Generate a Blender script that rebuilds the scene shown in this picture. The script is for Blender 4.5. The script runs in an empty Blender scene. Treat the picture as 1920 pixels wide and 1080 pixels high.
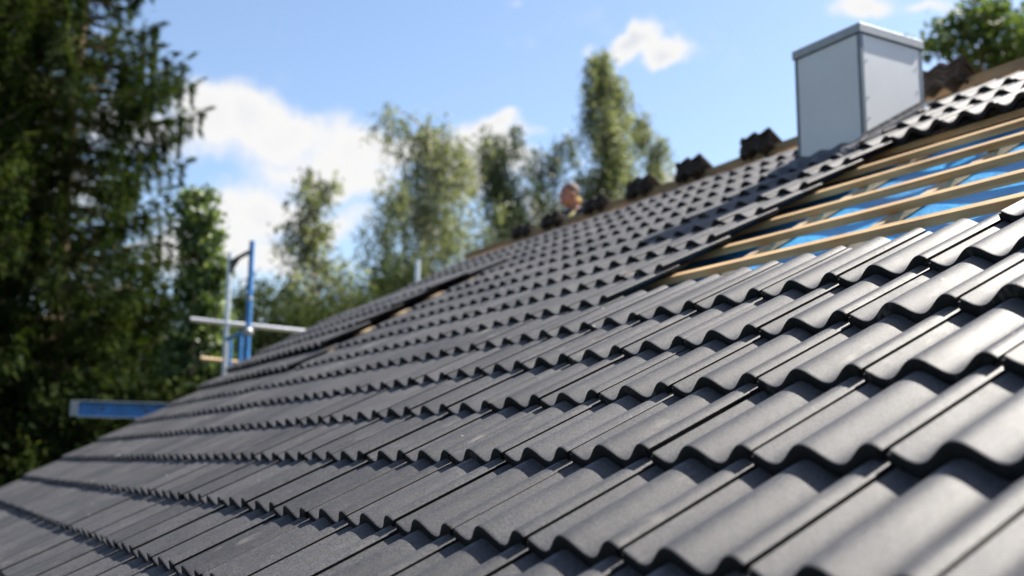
import bpy, bmesh, math, random
import numpy as np
from mathutils import Vector, Matrix, noise
random.seed(7)
rng = np.random.default_rng(7)
S = bpy.context.scene
C = S.collection
R_ = math.radians

# ------------------------------------------------------------------ camera, sky, sun, exposure
PITCH = R_(29)
CP, SP = math.cos(PITCH), math.sin(PITCH)
CAM = Vector((1.48711352, -1.33364201, -0.03889866))
AX_R = Vector((0.50159453, 0.86507081, 0.00744473))
AX_D = Vector((-0.1363785, 0.08756857, -0.98677893))
AX_F = Vector((-0.85428557, 0.49394761, 0.16190097))
FPX = 2008.656
cam_d = bpy.data.cameras.new('camera')
cam = bpy.data.objects.new('camera', cam_d)
C.objects.link(cam)
m = Matrix.Identity(4)
for k in range(3):
    m[k][0] = AX_R[k]; m[k][1] = -AX_D[k]; m[k][2] = -AX_F[k]; m[k][3] = CAM[k]
cam.matrix_world = m
cam_d.sensor_width = 36
cam_d.lens = FPX / 1920 * 36
cam_d.clip_start = 0.05
cam_d.clip_end = 3000
cam_d.dof.use_dof = True
cam_d.dof.focus_distance = 2.75
cam_d.dof.aperture_fstop = 2.1
S.camera = cam

SUN = Vector((0.08, 0.64, 0.765)).normalized()
sun_el = math.asin(SUN.z)
sun_az = math.atan2(SUN.x, SUN.y)          # from +Y towards +X
sun_d = bpy.data.lights.new('sun', 'SUN')
sun_d.energy = 5.0
sun_d.angle = R_(0.55)
sun_d.color = (1.0, 0.94, 0.85)
sun = bpy.data.objects.new('sun', sun_d)
sun.rotation_euler = SUN.to_track_quat('Z', 'Y').to_euler()
sun.location = (0, 0, 30)
C.objects.link(sun)

S.view_settings.view_transform = 'Standard'
S.view_settings.look = 'None'
S.view_settings.exposure = 1.65
S.view_settings.gamma = 1
S.render.engine = 'CYCLES'
S.cycles.use_denoising = True
S.cycles.max_bounces = 8
S.cycles.transparent_max_bounces = 8


def ray(px, py):
    return (AX_F + AX_R * ((px - 960) / FPX) + AX_D * ((py - 540) / FPX))


def at(px, py, depth):
    """The world point seen at that place of the 1920 x 1080 photograph, that far along the view axis."""
    return CAM + ray(px, py) * depth


def at_y(px, py, Y):
    r = ray(px, py)
    return CAM + r * ((Y - CAM.y) / r.y)


def depth_of(w):
    return (Vector(w) - CAM).dot(AX_F)


def pix(w):
    d = Vector(w) - CAM
    z = d.dot(AX_F)
    return 960 + FPX * d.dot(AX_R) / z, 540 + FPX * d.dot(AX_D) / z, z


# ---- world: Nishita sky with cumulus laid out by azimuth and elevation
world = bpy.data.worlds.new('World')
S.world = world
world.use_nodes = True
wt = world.node_tree
wt.nodes.clear()


def N(tree, t, **kw):
    n = tree.nodes.new(t)
    for k, v in kw.items():
        setattr(n, k, v)
    return n


def link(tree, a, b):
    tree.links.new(a, b)


def math_(tree, op, a, b=None, c=None, clamp=False):
    n = N(tree, 'ShaderNodeMath', operation=op, use_clamp=clamp)
    for i, v in enumerate((a, b, c)):
        if v is None:
            continue
        if isinstance(v, (int, float)):
            n.inputs[i].default_value = v
        else:
            link(tree, v, n.inputs[i])
    return n.outputs[0]


sky = N(wt, 'ShaderNodeTexSky', sky_type='NISHITA', sun_disc=False)
sky.sun_elevation = sun_el
sky.sun_rotation = sun_az
sky.altitude = 50
sky.air_density = 1.0
sky.dust_density = 1.0
sky.ozone_density = 1.6
geo = N(wt, 'ShaderNodeTexCoord')
nz = N(wt, 'ShaderNodeTexNoise')
nz.inputs['Scale'].default_value = 9
nz.inputs['Detail'].default_value = 7
nz.inputs['Roughness'].default_value = 0.6
link(wt, geo.outputs['Generated'], nz.inputs['Vector'])
sub = N(wt, 'ShaderNodeVectorMath', operation='SUBTRACT')
link(wt, nz.outputs['Color'], sub.inputs[0])
sub.inputs[1].default_value = (.5, .5, .5)
scl = N(wt, 'ShaderNodeVectorMath', operation='SCALE')
link(wt, sub.outputs[0], scl.inputs[0])
scl.inputs['Scale'].default_value = 0.10
add = N(wt, 'ShaderNodeVectorMath', operation='ADD')
link(wt, geo.outputs['Generated'], add.inputs[0])
link(wt, scl.outputs[0], add.inputs[1])
sep = N(wt, 'ShaderNodeSeparateXYZ')
link(wt, add.outputs[0], sep.inputs[0])
AZ = math_(wt, 'ARCTAN2', math_(wt, 'MULTIPLY', sep.outputs[0], -1), sep.outputs[1])    # from +Y towards -X
EL = math_(wt, 'ARCSINE', math_(wt, 'MAXIMUM', math_(wt, 'MINIMUM', sep.outputs[2], 1.0), -1.0))
# (azimuth, elevation, half width, half height, strength) in degrees
CLOUDS = []


def cl(px, py, rx, ry, s=1.0):
    d = ray(px, py).normalized()
    CLOUDS.append((math.degrees(math.atan2(-d.x, d.y)), math.degrees(math.asin(d.z)), rx / 35, ry / 35, s))


for a in ((360, 215, 80, 55), (640, 340, 130, 50, .9), (770, 300, 110, 50, .9), (600, 430, 110, 45, .8), (470, 215, 90, 65), (400, 225, 75, 60), (540, 255, 95, 70), (625, 300, 110, 75), (720, 290, 90, 55), (560, 320, 90, 40, .8),
          (430, 375, 90, 52), (510, 400, 110, 60), (420, 440, 120, 60), (500, 490, 130, 50), (330, 480, 70, 60),
          (900, 290, 85, 60), (930, 245, 50, 22), (860, 330, 90, 60, .9), (1000, 260, 45, 25, .6), (960, 330, 90, 50, .8),
          (1200, 92, 50, 28, 1.3), (1252, 122, 52, 30, 1.3), (1115, 68, 28, 14, .6), (975, 8, 30, 16, .6), (1610, 2, 75, 32, .9), (1750, 0, 50, 16, .7),
          (1245, 345, 50, 26, .8), (640, 420, 90, 50, .6), (780, 420, 70, 45, .6), (1010, 400, 120, 40, .6), (250, 250, 120, 60, .8),
          (90, 330, 130, 70, .8), (100, 560, 160, 50, .7), (1340, 380, 70, 26, .5), (2100, 120, 120, 50), (2500, 60, 200, 60),
          (-300, 300, 200, 80), (-700, 350, 220, 90)):
    cl(*a)
for i in range(24):                                          # the rest of the sky
    CLOUDS.append((random.uniform(100, 330), random.uniform(8, 55), random.uniform(5, 14), random.uniform(2.5, 6), 0.9))
total = None
for az, el, rx, ry, s in CLOUDS:
    da = math_(wt, 'SUBTRACT', AZ, R_(az if az < 180 else az - 360))
    de = math_(wt, 'SUBTRACT', EL, R_(el))
    qa = math_(wt, 'MULTIPLY', da, math.cos(R_(el)) / R_(rx))
    qe = math_(wt, 'MULTIPLY', de, 1 / R_(ry))
    q = math_(wt, 'ADD', math_(wt, 'MULTIPLY', qa, qa), math_(wt, 'MULTIPLY', qe, qe))
    g = math_(wt, 'MULTIPLY', math_(wt, 'EXPONENT', math_(wt, 'MULTIPLY', q, -1.0)), s)
    total = g if total is None else math_(wt, 'SMOOTH_MAX', total, g, 0.25)
nz2 = N(wt, 'ShaderNodeTexNoise')
nz2.inputs['Scale'].default_value = 14
nz2.inputs['Detail'].default_value = 8
nz2.inputs['Roughness'].default_value = 0.62
link(wt, geo.outputs['Generated'], nz2.inputs['Vector'])
dens = math_(wt, 'ADD', total, math_(wt, 'MULTIPLY', math_(wt, 'SUBTRACT', nz2.outputs['Fac'], 0.5), 0.95))
mr = N(wt, 'ShaderNodeMapRange', interpolation_type='SMOOTHSTEP')
link(wt, dens, mr.inputs['Value'])
mr.inputs['From Min'].default_value = 0.26
mr.inputs['From Max'].default_value = 0.80
cmask = mr.outputs['Result']
sh = N(wt, 'ShaderNodeMapRange', interpolation_type='SMOOTHSTEP')     # thick middles are a little greyer
link(wt, dens, sh.inputs['Value'])
sh.inputs['From Min'].default_value = 0.80
sh.inputs['From Max'].default_value = 1.5
ccol = N(wt, 'ShaderNodeMix', data_type='RGBA')
link(wt, sh.outputs['Result'], ccol.inputs['Factor'])
SKY_STRENGTH = 0.07
ccol.inputs['A'].default_value = (0.305 / SKY_STRENGTH, 0.303 / SKY_STRENGTH, 0.302 / SKY_STRENGTH, 1)
ccol.inputs['B'].default_value = (0.24 / SKY_STRENGTH, 0.25 / SKY_STRENGTH, 0.27 / SKY_STRENGTH, 1)
cmix = N(wt, 'ShaderNodeMix', data_type='RGBA')
link(wt, cmask, cmix.inputs['Factor'])
link(wt, sky.outputs[0], cmix.inputs['A'])
link(wt, ccol.outputs['Result'], cmix.inputs['B'])
bg = N(wt, 'ShaderNodeBackground')
bg.inputs['Strength'].default_value = SKY_STRENGTH
link(wt, cmix.outputs['Result'], bg.inputs['Color'])
wo = N(wt, 'ShaderNodeOutputWorld')
link(wt, bg.outputs[0], wo.inputs['Surface'])
world.cycles.sampling_method = 'MANUAL'
world.cycles.sample_map_resolution = 1024

# ------------------------------------------------------------------ materials


def new_mat(name):
    ma = bpy.data.materials.new(name)
    ma.use_nodes = True
    t = ma.node_tree
    b = t.nodes['Principled BSDF']
    return ma, t, b


def noise_node(t, scale, detail=4, rough=0.55, coord='pos'):
    n = N(t, 'ShaderNodeTexNoise')
    n.inputs['Scale'].default_value = scale
    n.inputs['Detail'].default_value = detail
    n.inputs['Roughness'].default_value = rough
    if coord == 'pos':
        g = N(t, 'ShaderNodeNewGeometry')
        link(t, g.outputs['Position'], n.inputs['Vector'])
    else:
        g = N(t, 'ShaderNodeTexCoord')
        link(t, g.outputs['Object'], n.inputs['Vector'])
    return n


def ramp(t, fac, stops):
    r = N(t, 'ShaderNodeValToRGB')
    e = r.color_ramp.elements
    while len(e) > 1:
        e.remove(e[-1])
    for i, (p, c) in enumerate(stops):
        q = e[0] if i == 0 else e.new(p)
        q.position = p
        q.color = (*c, 1)
    link(t, fac, r.inputs['Fac'])
    return r


def simple_mat(name, col, rough=0.6, metal=0.0, var=0.15, scale=8, bump=0.0, bscale=60, spec=0.5):
    ma, t, b = new_mat(name)
    n = noise_node(t, scale)
    lo = tuple(c * (1 - var) for c in col)
    hi = tuple(min(1, c * (1 + var)) for c in col)
    r = ramp(t, n.outputs['Fac'], ((0.3, lo), (0.7, hi)))
    link(t, r.outputs['Color'], b.inputs['Base Color'])
    b.inputs['Roughness'].default_value = rough
    b.inputs['Metallic'].default_value = metal
    b.inputs['Specular IOR Level'].default_value = spec
    if bump:
        n2 = noise_node(t, bscale)
        bp = N(t, 'ShaderNodeBump')
        bp.inputs['Strength'].default_value = bump
        bp.inputs['Distance'].default_value = 0.01
        link(t, n2.outputs['Fac'], bp.inputs['Height'])
        link(t, bp.outputs[0], b.inputs['Normal'])
    return ma


GAUGE_ = 0.33380849


def tile_mat():
    ma, t, b = new_mat('anthracite_concrete')
    n1 = noise_node(t, 5, 5, 0.6)
    n2 = noise_node(t, 190, 4, 0.75)
    r1 = ramp(t, n1.outputs['Fac'], ((0.3, (0.037, 0.0373, 0.0412)), (0.7, (0.052, 0.052, 0.0562))))
    r2 = ramp(t, n2.outputs['Fac'], ((0.32, (0.36, 0.36, 0.36)), (0.70, (1.75, 1.73, 1.70))))
    mx = N(t, 'ShaderNodeMix', data_type='RGBA', blend_type='MULTIPLY')
    mx.inputs['Factor'].default_value = 1
    link(t, r1.outputs['Color'], mx.inputs['A'])
    link(t, r2.outputs['Color'], mx.inputs['B'])
    # every tile has a tone of its own: a hash of the course and column it lies in
    gp = N(t, 'ShaderNodeNewGeometry')
    sp = N(t, 'ShaderNodeSeparateXYZ')
    link(t, gp.outputs['Position'], sp.inputs[0])
    cu = math_(t, 'FLOOR', math_(t, 'MULTIPLY', math_(t, 'SUBTRACT', sp.outputs[0], 0.0285), 1 / 0.3))
    vv = math_(t, 'ADD', math_(t, 'MULTIPLY', sp.outputs[1], CP), math_(t, 'MULTIPLY', sp.outputs[2], SP))
    cv = math_(t, 'FLOOR', math_(t, 'MULTIPLY', math_(t, 'ADD', vv, 0.006), 1 / GAUGE_))
    cx = N(t, 'ShaderNodeCombineXYZ')
    link(t, cu, cx.inputs[0])
    link(t, cv, cx.inputs[1])
    wn = N(t, 'ShaderNodeTexWhiteNoise', noise_dimensions='2D')
    link(t, cx.outputs[0], wn.inputs['Vector'])
    tone = N(t, 'ShaderNodeMapRange')
    link(t, wn.outputs['Value'], tone.inputs['Value'])
    tone.inputs['To Min'].default_value = 0.80
    tone.inputs['To Max'].default_value = 1.22
    mt_ = N(t, 'ShaderNodeMix', data_type='RGBA', blend_type='MULTIPLY')
    mt_.inputs['Factor'].default_value = 1
    link(t, mx.outputs['Result'], mt_.inputs['A'])
    link(t, tone.outputs['Result'], mt_.inputs['B'])
    mx = mt_
    # shade of the tile fronts put into colour and specular, by face tilt
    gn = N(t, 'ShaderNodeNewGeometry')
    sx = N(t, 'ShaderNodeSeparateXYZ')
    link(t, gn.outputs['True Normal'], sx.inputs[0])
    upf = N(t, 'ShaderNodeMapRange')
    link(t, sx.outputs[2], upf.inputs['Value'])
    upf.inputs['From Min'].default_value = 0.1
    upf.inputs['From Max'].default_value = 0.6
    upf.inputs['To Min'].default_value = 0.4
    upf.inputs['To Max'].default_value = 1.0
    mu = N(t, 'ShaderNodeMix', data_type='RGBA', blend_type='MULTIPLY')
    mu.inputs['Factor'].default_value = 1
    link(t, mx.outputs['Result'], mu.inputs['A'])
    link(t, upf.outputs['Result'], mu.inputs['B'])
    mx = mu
    # pale mortar dust: sparse flecks, and scuffs drawn out along the slope
    g = N(t, 'ShaderNodeNewGeometry')
    v = N(t, 'ShaderNodeTexVoronoi', feature='F1')
    v.inputs['Scale'].default_value = 16
    link(t, g.outputs['Position'], v.inputs['Vector'])
    n3 = noise_node(t, 3.0, 2)
    sep = N(t, 'ShaderNodeSeparateColor')
    link(t, v.outputs['Color'], sep.inputs[0])
    rad = math_(t, 'MULTIPLY', math_(t, 'POWER', sep.outputs[0], 5), 0.11)
    fl = math_(t, 'MULTIPLY', math_(t, 'LESS_THAN', v.outputs['Distance'], rad), math_(t, 'GREATER_THAN', n3.outputs['Fac'], 0.42))
    mp = N(t, 'ShaderNodeMapping')
    mp.inputs['Rotation'].default_value = (-PITCH, 0, 0)
    mp.inputs['Scale'].default_value = (45, 5, 20)
    link(t, g.outputs['Position'], mp.inputs['Vector'])
    n4 = N(t, 'ShaderNodeTexNoise')
    n4.inputs['Scale'].default_value = 1
    n4.inputs['Detail'].default_value = 3
    link(t, mp.outputs[0], n4.inputs['Vector'])
    n5 = noise_node(t, 2.2, 3)
    sc = math_(t, 'MULTIPLY', math_(t, 'MULTIPLY', math_(t, 'SUBTRACT', n4.outputs['Fac'], 0.575, clamp=True), 6, clamp=True),
               math_(t, 'MULTIPLY', math_(t, 'SUBTRACT', n5.outputs['Fac'], 0.5, clamp=True), 4, clamp=True), clamp=True)
    dust = math_(t, 'MAXIMUM', fl, math_(t, 'MULTIPLY', sc, 0.8))
    m2 = N(t, 'ShaderNodeMix', data_type='RGBA')
    link(t, math_(t, 'MULTIPLY', dust, 0.8), m2.inputs['Factor'])
    link(t, mx.outputs['Result'], m2.inputs['A'])
    m2.inputs['B'].default_value = (0.33, 0.30, 0.26, 1)
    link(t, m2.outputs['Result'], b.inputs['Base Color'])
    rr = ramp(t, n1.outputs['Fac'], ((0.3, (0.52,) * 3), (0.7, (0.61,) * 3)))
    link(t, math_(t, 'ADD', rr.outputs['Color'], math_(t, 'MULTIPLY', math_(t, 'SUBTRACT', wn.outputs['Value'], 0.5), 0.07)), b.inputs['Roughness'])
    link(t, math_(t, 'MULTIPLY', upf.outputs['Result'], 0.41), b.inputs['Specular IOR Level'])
    nb = noise_node(t, 520, 2, 0.6)
    bp = N(t, 'ShaderNodeBump')
    bp.inputs['Strength'].default_value = 0.5
    bp.inputs['Distance'].default_value = 0.0015
    link(t, nb.outputs['Fac'], bp.inputs['Height'])
    nb2 = noise_node(t, 38, 3, 0.5)
    bp2 = N(t, 'ShaderNodeBump')
    bp2.inputs['Strength'].default_value = 0.15
    bp2.inputs['Distance'].default_value = 0.003
    link(t, nb2.outputs['Fac'], bp2.inputs['Height'])
    link(t, bp.outputs[0], bp2.inputs['Normal'])
    link(t, bp2.outputs[0], b.inputs['Normal'])
    return ma


def wood_mat(name, col, dark):
    ma, t, b = new_mat(name)
    g = N(t, 'ShaderNodeNewGeometry')
    mp = N(t, 'ShaderNodeMapping')
    mp.inputs['Scale'].default_value = (3, 60, 60)
    link(t, g.outputs['Position'], mp.inputs['Vector'])
    n = N(t, 'ShaderNodeTexNoise')
    n.inputs['Scale'].default_value = 1
    n.inputs['Detail'].default_value = 5
    link(t, mp.outputs[0], n.inputs['Vector'])
    n2 = noise_node(t, 4, 3)
    r = ramp(t, n.outputs['Fac'], ((0.3, dark), (0.65, col)))
    r2 = ramp(t, n2.outputs['Fac'], ((0.3, (0.75, 0.72, 0.68)), (0.7, (1.05, 1.05, 1.05))))
    mx = N(t, 'ShaderNodeMix', data_type='RGBA', blend_type='MULTIPLY')
    mx.inputs['Factor'].default_value = 1
    link(t, r.outputs['Color'], mx.inputs['A'])
    link(t, r2.outputs['Color'], mx.inputs['B'])
    link(t, mx.outputs['Result'], b.inputs['Base Color'])
    b.inputs['Roughness'].default_value = 0.75
    return ma


def leaf_mat(name, c1, c2, c3, trans=0.35, clump=1.2, rough=0.5, spec=0.35):
    """Leaves: a mix of tones by clump and by leaf, shining through where the sun is behind them."""
    ma = bpy.data.materials.new(name)
    ma.use_nodes = True
    t = ma.node_tree
    t.nodes.clear()
    n = noise_node(t, clump, 3)
    g = N(t, 'ShaderNodeNewGeometry')
    mixf = math_(t, 'ADD', math_(t, 'MULTIPLY', n.outputs['Fac'], 0.65), math_(t, 'MULTIPLY', g.outputs['Random Per Island'], 0.35))
    r = ramp(t, mixf, ((0.3, c1), (0.5, c2), (0.72, c3)))
    d = N(t, 'ShaderNodeBsdfPrincipled')
    d.inputs['Roughness'].default_value = rough
    d.inputs['Specular IOR Level'].default_value = spec
    link(t, r.outputs['Color'], d.inputs['Base Color'])
    tr = N(t, 'ShaderNodeBsdfTranslucent')
    hs = N(t, 'ShaderNodeMix', data_type='RGBA', blend_type='MULTIPLY')
    hs.inputs['Factor'].default_value = 1
    link(t, r.outputs['Color'], hs.inputs['A'])
    hs.inputs['B'].default_value = (1.45, 1.5, 0.85, 1)
    link(t, hs.outputs['Result'], tr.inputs['Color'])
    mx = N(t, 'ShaderNodeMixShader')
    mx.inputs[0].default_value = trans
    link(t, d.outputs[0], mx.inputs[1])
    link(t, tr.outputs[0], mx.inputs[2])
    o = N(t, 'ShaderNodeOutputMaterial')
    link(t, mx.outputs[0], o.inputs['Surface'])
    return ma


M = {}
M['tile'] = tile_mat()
M['oldtile'] = simple_mat('weathered_tile', (0.036, 0.026, 0.020), 0.9, var=0.5, scale=14, bump=0.4, bscale=90)
M['batten'] = wood_mat('spruce_batten', (0.57, 0.38, 0.18), (0.36, 0.22, 0.09))
M['rafter'] = wood_mat('spruce_rafter', (0.48, 0.37, 0.23), (0.36, 0.25, 0.14))
M['ridge'] = wood_mat('ridge_timber', (0.36, 0.24, 0.13), (0.25, 0.16, 0.08))
M['panel'] = simple_mat('grey_cladding', (0.64, 0.645, 0.65), 0.55, var=0.05, scale=3, bump=0.03, bscale=40)
M['zinc'] = simple_mat('galvanised_steel', (0.30, 0.31, 0.32), 0.5, metal=0.4, var=0.12, scale=20)
M['trim'] = simple_mat('dark_zinc_trim', (0.13, 0.15, 0.17), 0.45, metal=0.5, var=0.15, scale=15)
M['lead'] = simple_mat('grey_lead', (0.06, 0.063, 0.072), 0.6, metal=0.2, var=0.25, scale=18, bump=0.5, bscale=25)
M['alu'] = simple_mat('aluminium_tube', (0.55, 0.56, 0.57), 0.38, metal=0.8, var=0.1, scale=12)
M['blue'] = simple_mat('blue_scaffold_paint', (0.035, 0.165, 0.41), 0.45, var=0.25, scale=9)
M['darksteel'] = simple_mat('dark_steel', (0.08, 0.085, 0.09), 0.5, metal=0.5)
M['bark'] = simple_mat('spruce_bark', (0.12, 0.09, 0.042), 0.9, var=0.5, scale=10, bump=0.6, bscale=20)
M['birchbark'] = simple_mat('birch_bark', (0.30, 0.28, 0.25), 0.85, var=0.5, scale=5)
M['wall'] = simple_mat('house_render', (0.55, 0.53, 0.48), 0.9, var=0.06, scale=3, bump=0.1)
M['skin'] = simple_mat('skin', (0.25, 0.11, 0.08), 0.55, var=0.12, scale=12)
M['hair'] = simple_mat('short_hair', (0.07, 0.042, 0.032), 0.8, var=0.3, scale=60)
M['yellow'] = simple_mat('yellow_plastic', (0.52, 0.33, 0.09), 0.4)
M['navy'] = simple_mat('navy_cloth', (0.012, 0.016, 0.035), 0.85)
M['khaki'] = simple_mat('khaki_cloth', (0.22, 0.21, 0.09), 0.85)


def blue_sheet():
    ma, t, b = new_mat('blue_underlay')
    n = noise_node(t, 3, 4)
    r = ramp(t, n.outputs['Fac'], ((0.3, (0.018, 0.17, 0.40)), (0.7, (0.034, 0.30, 0.62))))
    link(t, r.outputs['Color'], b.inputs['Base Color'])
    b.inputs['Roughness'].default_value = 0.36
    n2 = noise_node(t, 22, 4)
    bp = N(t, 'ShaderNodeBump')
    bp.inputs['Strength'].default_value = 0.5
    bp.inputs['Distance'].default_value = 0.02
    link(t, n2.outputs['Fac'], bp.inputs['Height'])
    link(t, bp.outputs[0], b.inputs['Normal'])
    return ma


M['sheet'] = blue_sheet()
M['spruce'] = leaf_mat('spruce_needles', (0.006, 0.012, 0.004), (0.014, 0.027, 0.006), (0.068, 0.092, 0.016), 0.25, 1.3, 0.8, 0.08)  # brightest tone puts sunlit green patches into the needle colour
M['birch'] = leaf_mat('birch_leaves', (0.065, 0.08, 0.044), (0.14, 0.158, 0.085), (0.27, 0.28, 0.17), 0.42, 0.7)
M['birchdark'] = leaf_mat('dark_birch_leaves', (0.024, 0.04, 0.02), (0.055, 0.076, 0.036), (0.12, 0.135, 0.066), 0.34, 0.7)
M['green'] = leaf_mat('maple_leaves', (0.018, 0.04, 0.012), (0.055, 0.088, 0.022), (0.12, 0.16, 0.042), 0.36, 1.5)
M['ivy'] = leaf_mat('ivy_leaves', (0.02, 0.042, 0.014), (0.075, 0.115, 0.034), (0.22, 0.26, 0.10), 0.3, 2.2, 0.35)
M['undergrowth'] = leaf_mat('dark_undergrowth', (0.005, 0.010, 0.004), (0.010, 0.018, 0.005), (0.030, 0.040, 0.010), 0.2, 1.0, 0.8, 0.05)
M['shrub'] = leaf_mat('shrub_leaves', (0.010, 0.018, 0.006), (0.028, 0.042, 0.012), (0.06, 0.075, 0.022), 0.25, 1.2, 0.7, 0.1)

# ------------------------------------------------------------------ object helpers


def tag(o, label=None, cat=None, group=None, kind=None):
    for k, v in (('label', label), ('category', cat), ('group', group), ('kind', kind)):
        if v:
            o[k] = v
    return o


def empty(name, loc, label, cat, group=None):
    o = bpy.data.objects.new(name, None)
    C.objects.link(o)
    o.location = loc
    o.empty_display_size = 0.2
    return tag(o, label, cat, group)


def adopt(o, parent, root):
    """Parent o without moving it; root is the Empty at the top (all parts below it keep world coordinates)."""
    o.parent = parent
    if parent is root and parent.type == 'EMPTY':
        o.matrix_parent_inverse = Matrix.Translation(root.location).inverted()
    return o


def mesh_obj(name, verts, faces, mat, parent=None, root=None, smooth=False, angle=None):
    me = bpy.data.meshes.new(name)
    me.from_pydata([tuple(v) for v in verts], [], faces)
    me.materials.append(mat)
    if smooth:
        me.shade_smooth()
        if angle:
            me.set_sharp_from_angle(angle=R_(angle))
    o = bpy.data.objects.new(name, me)
    C.objects.link(o)
    if parent is not None:
        adopt(o, parent, root or parent)
    return o


class MB:
    """Collects boxes, tubes and free faces into one mesh."""

    def __init__(s):
        s.v = []
        s.f = []

    def box(s, p, ex, ey, ez, taper=1.0):
        """Box centred at p with half-axis vectors ex, ey, ez."""
        b = len(s.v)
        p, ex, ey, ez = map(Vector, (p, ex, ey, ez))
        for k in (-1, 1):
            w = taper if k == 1 else 1
            for i, j in ((-1, -1), (1, -1), (1, 1), (-1, 1)):
                s.v.append(p + ex * i * w + ey * j * w + ez * k)
        for q in ((0, 3, 2, 1), (4, 5, 6, 7), (0, 1, 5, 4), (1, 2, 6, 5), (2, 3, 7, 6), (3, 0, 4, 7)):
            s.f.append(tuple(b + i for i in q))
        return s

    def tube(s, pts, rad, n=10, cap=True):
        pts = [Vector(p) for p in pts]
        if not hasattr(rad, '__len__'):
            rad = [rad] * len(pts)
        rings = []
        for i, p in enumerate(pts):
            d = (pts[min(i + 1, len(pts) - 1)] - pts[max(i - 1, 0)]).normalized()
            a = d.cross(Vector((0.31, 0.17, 0.93)))
            if a.length < 0.1:
                a = d.cross(Vector((1, 0, 0)))
            a.normalize()
            c = d.cross(a)
            rings.append(len(s.v))
            for k in range(n):
                th = 2 * math.pi * k / n
                s.v.append(p + (a * math.cos(th) + c * math.sin(th)) * rad[i])
        for i in range(len(pts) - 1):
            for k in range(n):
                k2 = (k + 1) % n
                s.f.append((rings[i] + k, rings[i] + k2, rings[i + 1] + k2, rings[i + 1] + k))
        if cap:
            s.f.append(tuple(rings[0] + k for k in reversed(range(n))))
            s.f.append(tuple(rings[-1] + k for k in range(n)))
        return s

    def ball(s, p, r, n=10, mring=7):
        p = Vector(p)
        if not hasattr(r, '__len__'):
            r = (r, r, r)
        b = len(s.v)
        for i in range(1, mring):
            ph = math.pi * i / mring
            for k in range(n):
                th = 2 * math.pi * k / n
                s.v.append(p + Vector((r[0] * math.sin(ph) * math.cos(th), r[1] * math.sin(ph) * math.sin(th), r[2] * math.cos(ph))))
        top = len(s.v)
        s.v.append(p + Vector((0, 0, r[2])))
        s.v.append(p - Vector((0, 0, r[2])))
        for i in range(mring - 2):
            for k in range(n):
                k2 = (k + 1) % n
                s.f.append((b + i * n + k, b + (i + 1) * n + k, b + (i + 1) * n + k2, b + i * n + k2))
        for k in range(n):
            k2 = (k + 1) % n
            s.f.append((top, b + k, b + k2))
            s.f.append((top + 1, b + (mring - 2) * n + k2, b + (mring - 2) * n + k))
        return s

    def build(s, name, mat, parent=None, root=None, smooth=False, bevel=0.0, angle=40):
        o = mesh_obj(name, s.v, s.f, mat, parent, root, smooth, angle if smooth else None)
        if bevel:
            md = o.modifiers.new('bevel', 'BEVEL')
            md.width = bevel
            md.segments = 2
            md.limit_method = 'ANGLE'
        return o


def quads_obj(name, cen, dirs, L, W, mat, parent=None, root=None, bend=0.0):
    """Many small leaf faces: centres, long axes, lengths and widths as arrays."""
    n = len(cen)
    cen = np.asarray(cen, float)
    dirs = np.asarray(dirs, float)
    dirs = dirs / (np.linalg.norm(dirs, axis=1, keepdims=True) + 1e-9)
    r = rng.normal(size=(n, 3))
    side = np.cross(dirs, r)
    side /= np.linalg.norm(side, axis=1, keepdims=True) + 1e-9
    L = np.broadcast_to(L, (n,))[:, None]
    W = np.broadcast_to(W, (n,))[:, None]
    a = cen - dirs * L / 2
    b = cen + side * W / 2 - dirs * L * 0.08
    c = cen + dirs * L / 2
    d = cen - side * W / 2 - dirs * L * 0.08
    v = np.stack([a, b, c, d], 1).reshape(-1, 3)
    me = bpy.data.meshes.new(name)
    me.vertices.add(4 * n)
    me.vertices.foreach_set('co', v.astype(np.float32).ravel())
    me.loops.add(4 * n)
    me.loops.foreach_set('vertex_index', np.arange(4 * n, dtype=np.int32))
    me.polygons.add(n)
    me.polygons.foreach_set('loop_start', np.arange(0, 4 * n, 4, dtype=np.int32))
    me.update(calc_edges=True)
    me.materials.append(mat)
    o = bpy.data.objects.new(name, me)
    C.objects.link(o)
    if parent is not None:
        adopt(o, parent, root or parent)
    return o


# ------------------------------------------------------------------ the roof plane: u along the courses, v up the slope, n off the roof
GAUGE = 0.33380849


def PL(u, v, n=0.0):
    return Vector((u, v * CP - n * SP, v * SP + n * CP))


UX, VX, NX = Vector((1, 0, 0)), Vector((0, CP, SP)), Vector((0, -SP, CP))
RIDGE_V = 4.46
EAVE_V = -3.2
VERGE_U = -8.62
EAST_U = 5.2
GROUND_Z = -5.8

# ground
gm = simple_mat('rough_grass', (0.03, 0.045, 0.015), 0.95, var=0.45, scale=0.6, bump=0.5, bscale=6)
g = mesh_obj('ground', [(-700, -700, GROUND_Z), (700, -700, GROUND_Z), (700, 700, GROUND_Z), (-700, 700, GROUND_Z)], [(0, 1, 2, 3)], gm)
tag(g, kind='structure')

ridge_p = PL(0, RIDGE_V, 0)
house = empty('house', (-1.7, ridge_p.y, GROUND_Z), 'house with a half laid roof of dark grey corrugated tiles and a boxed chimney', 'house')


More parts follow.
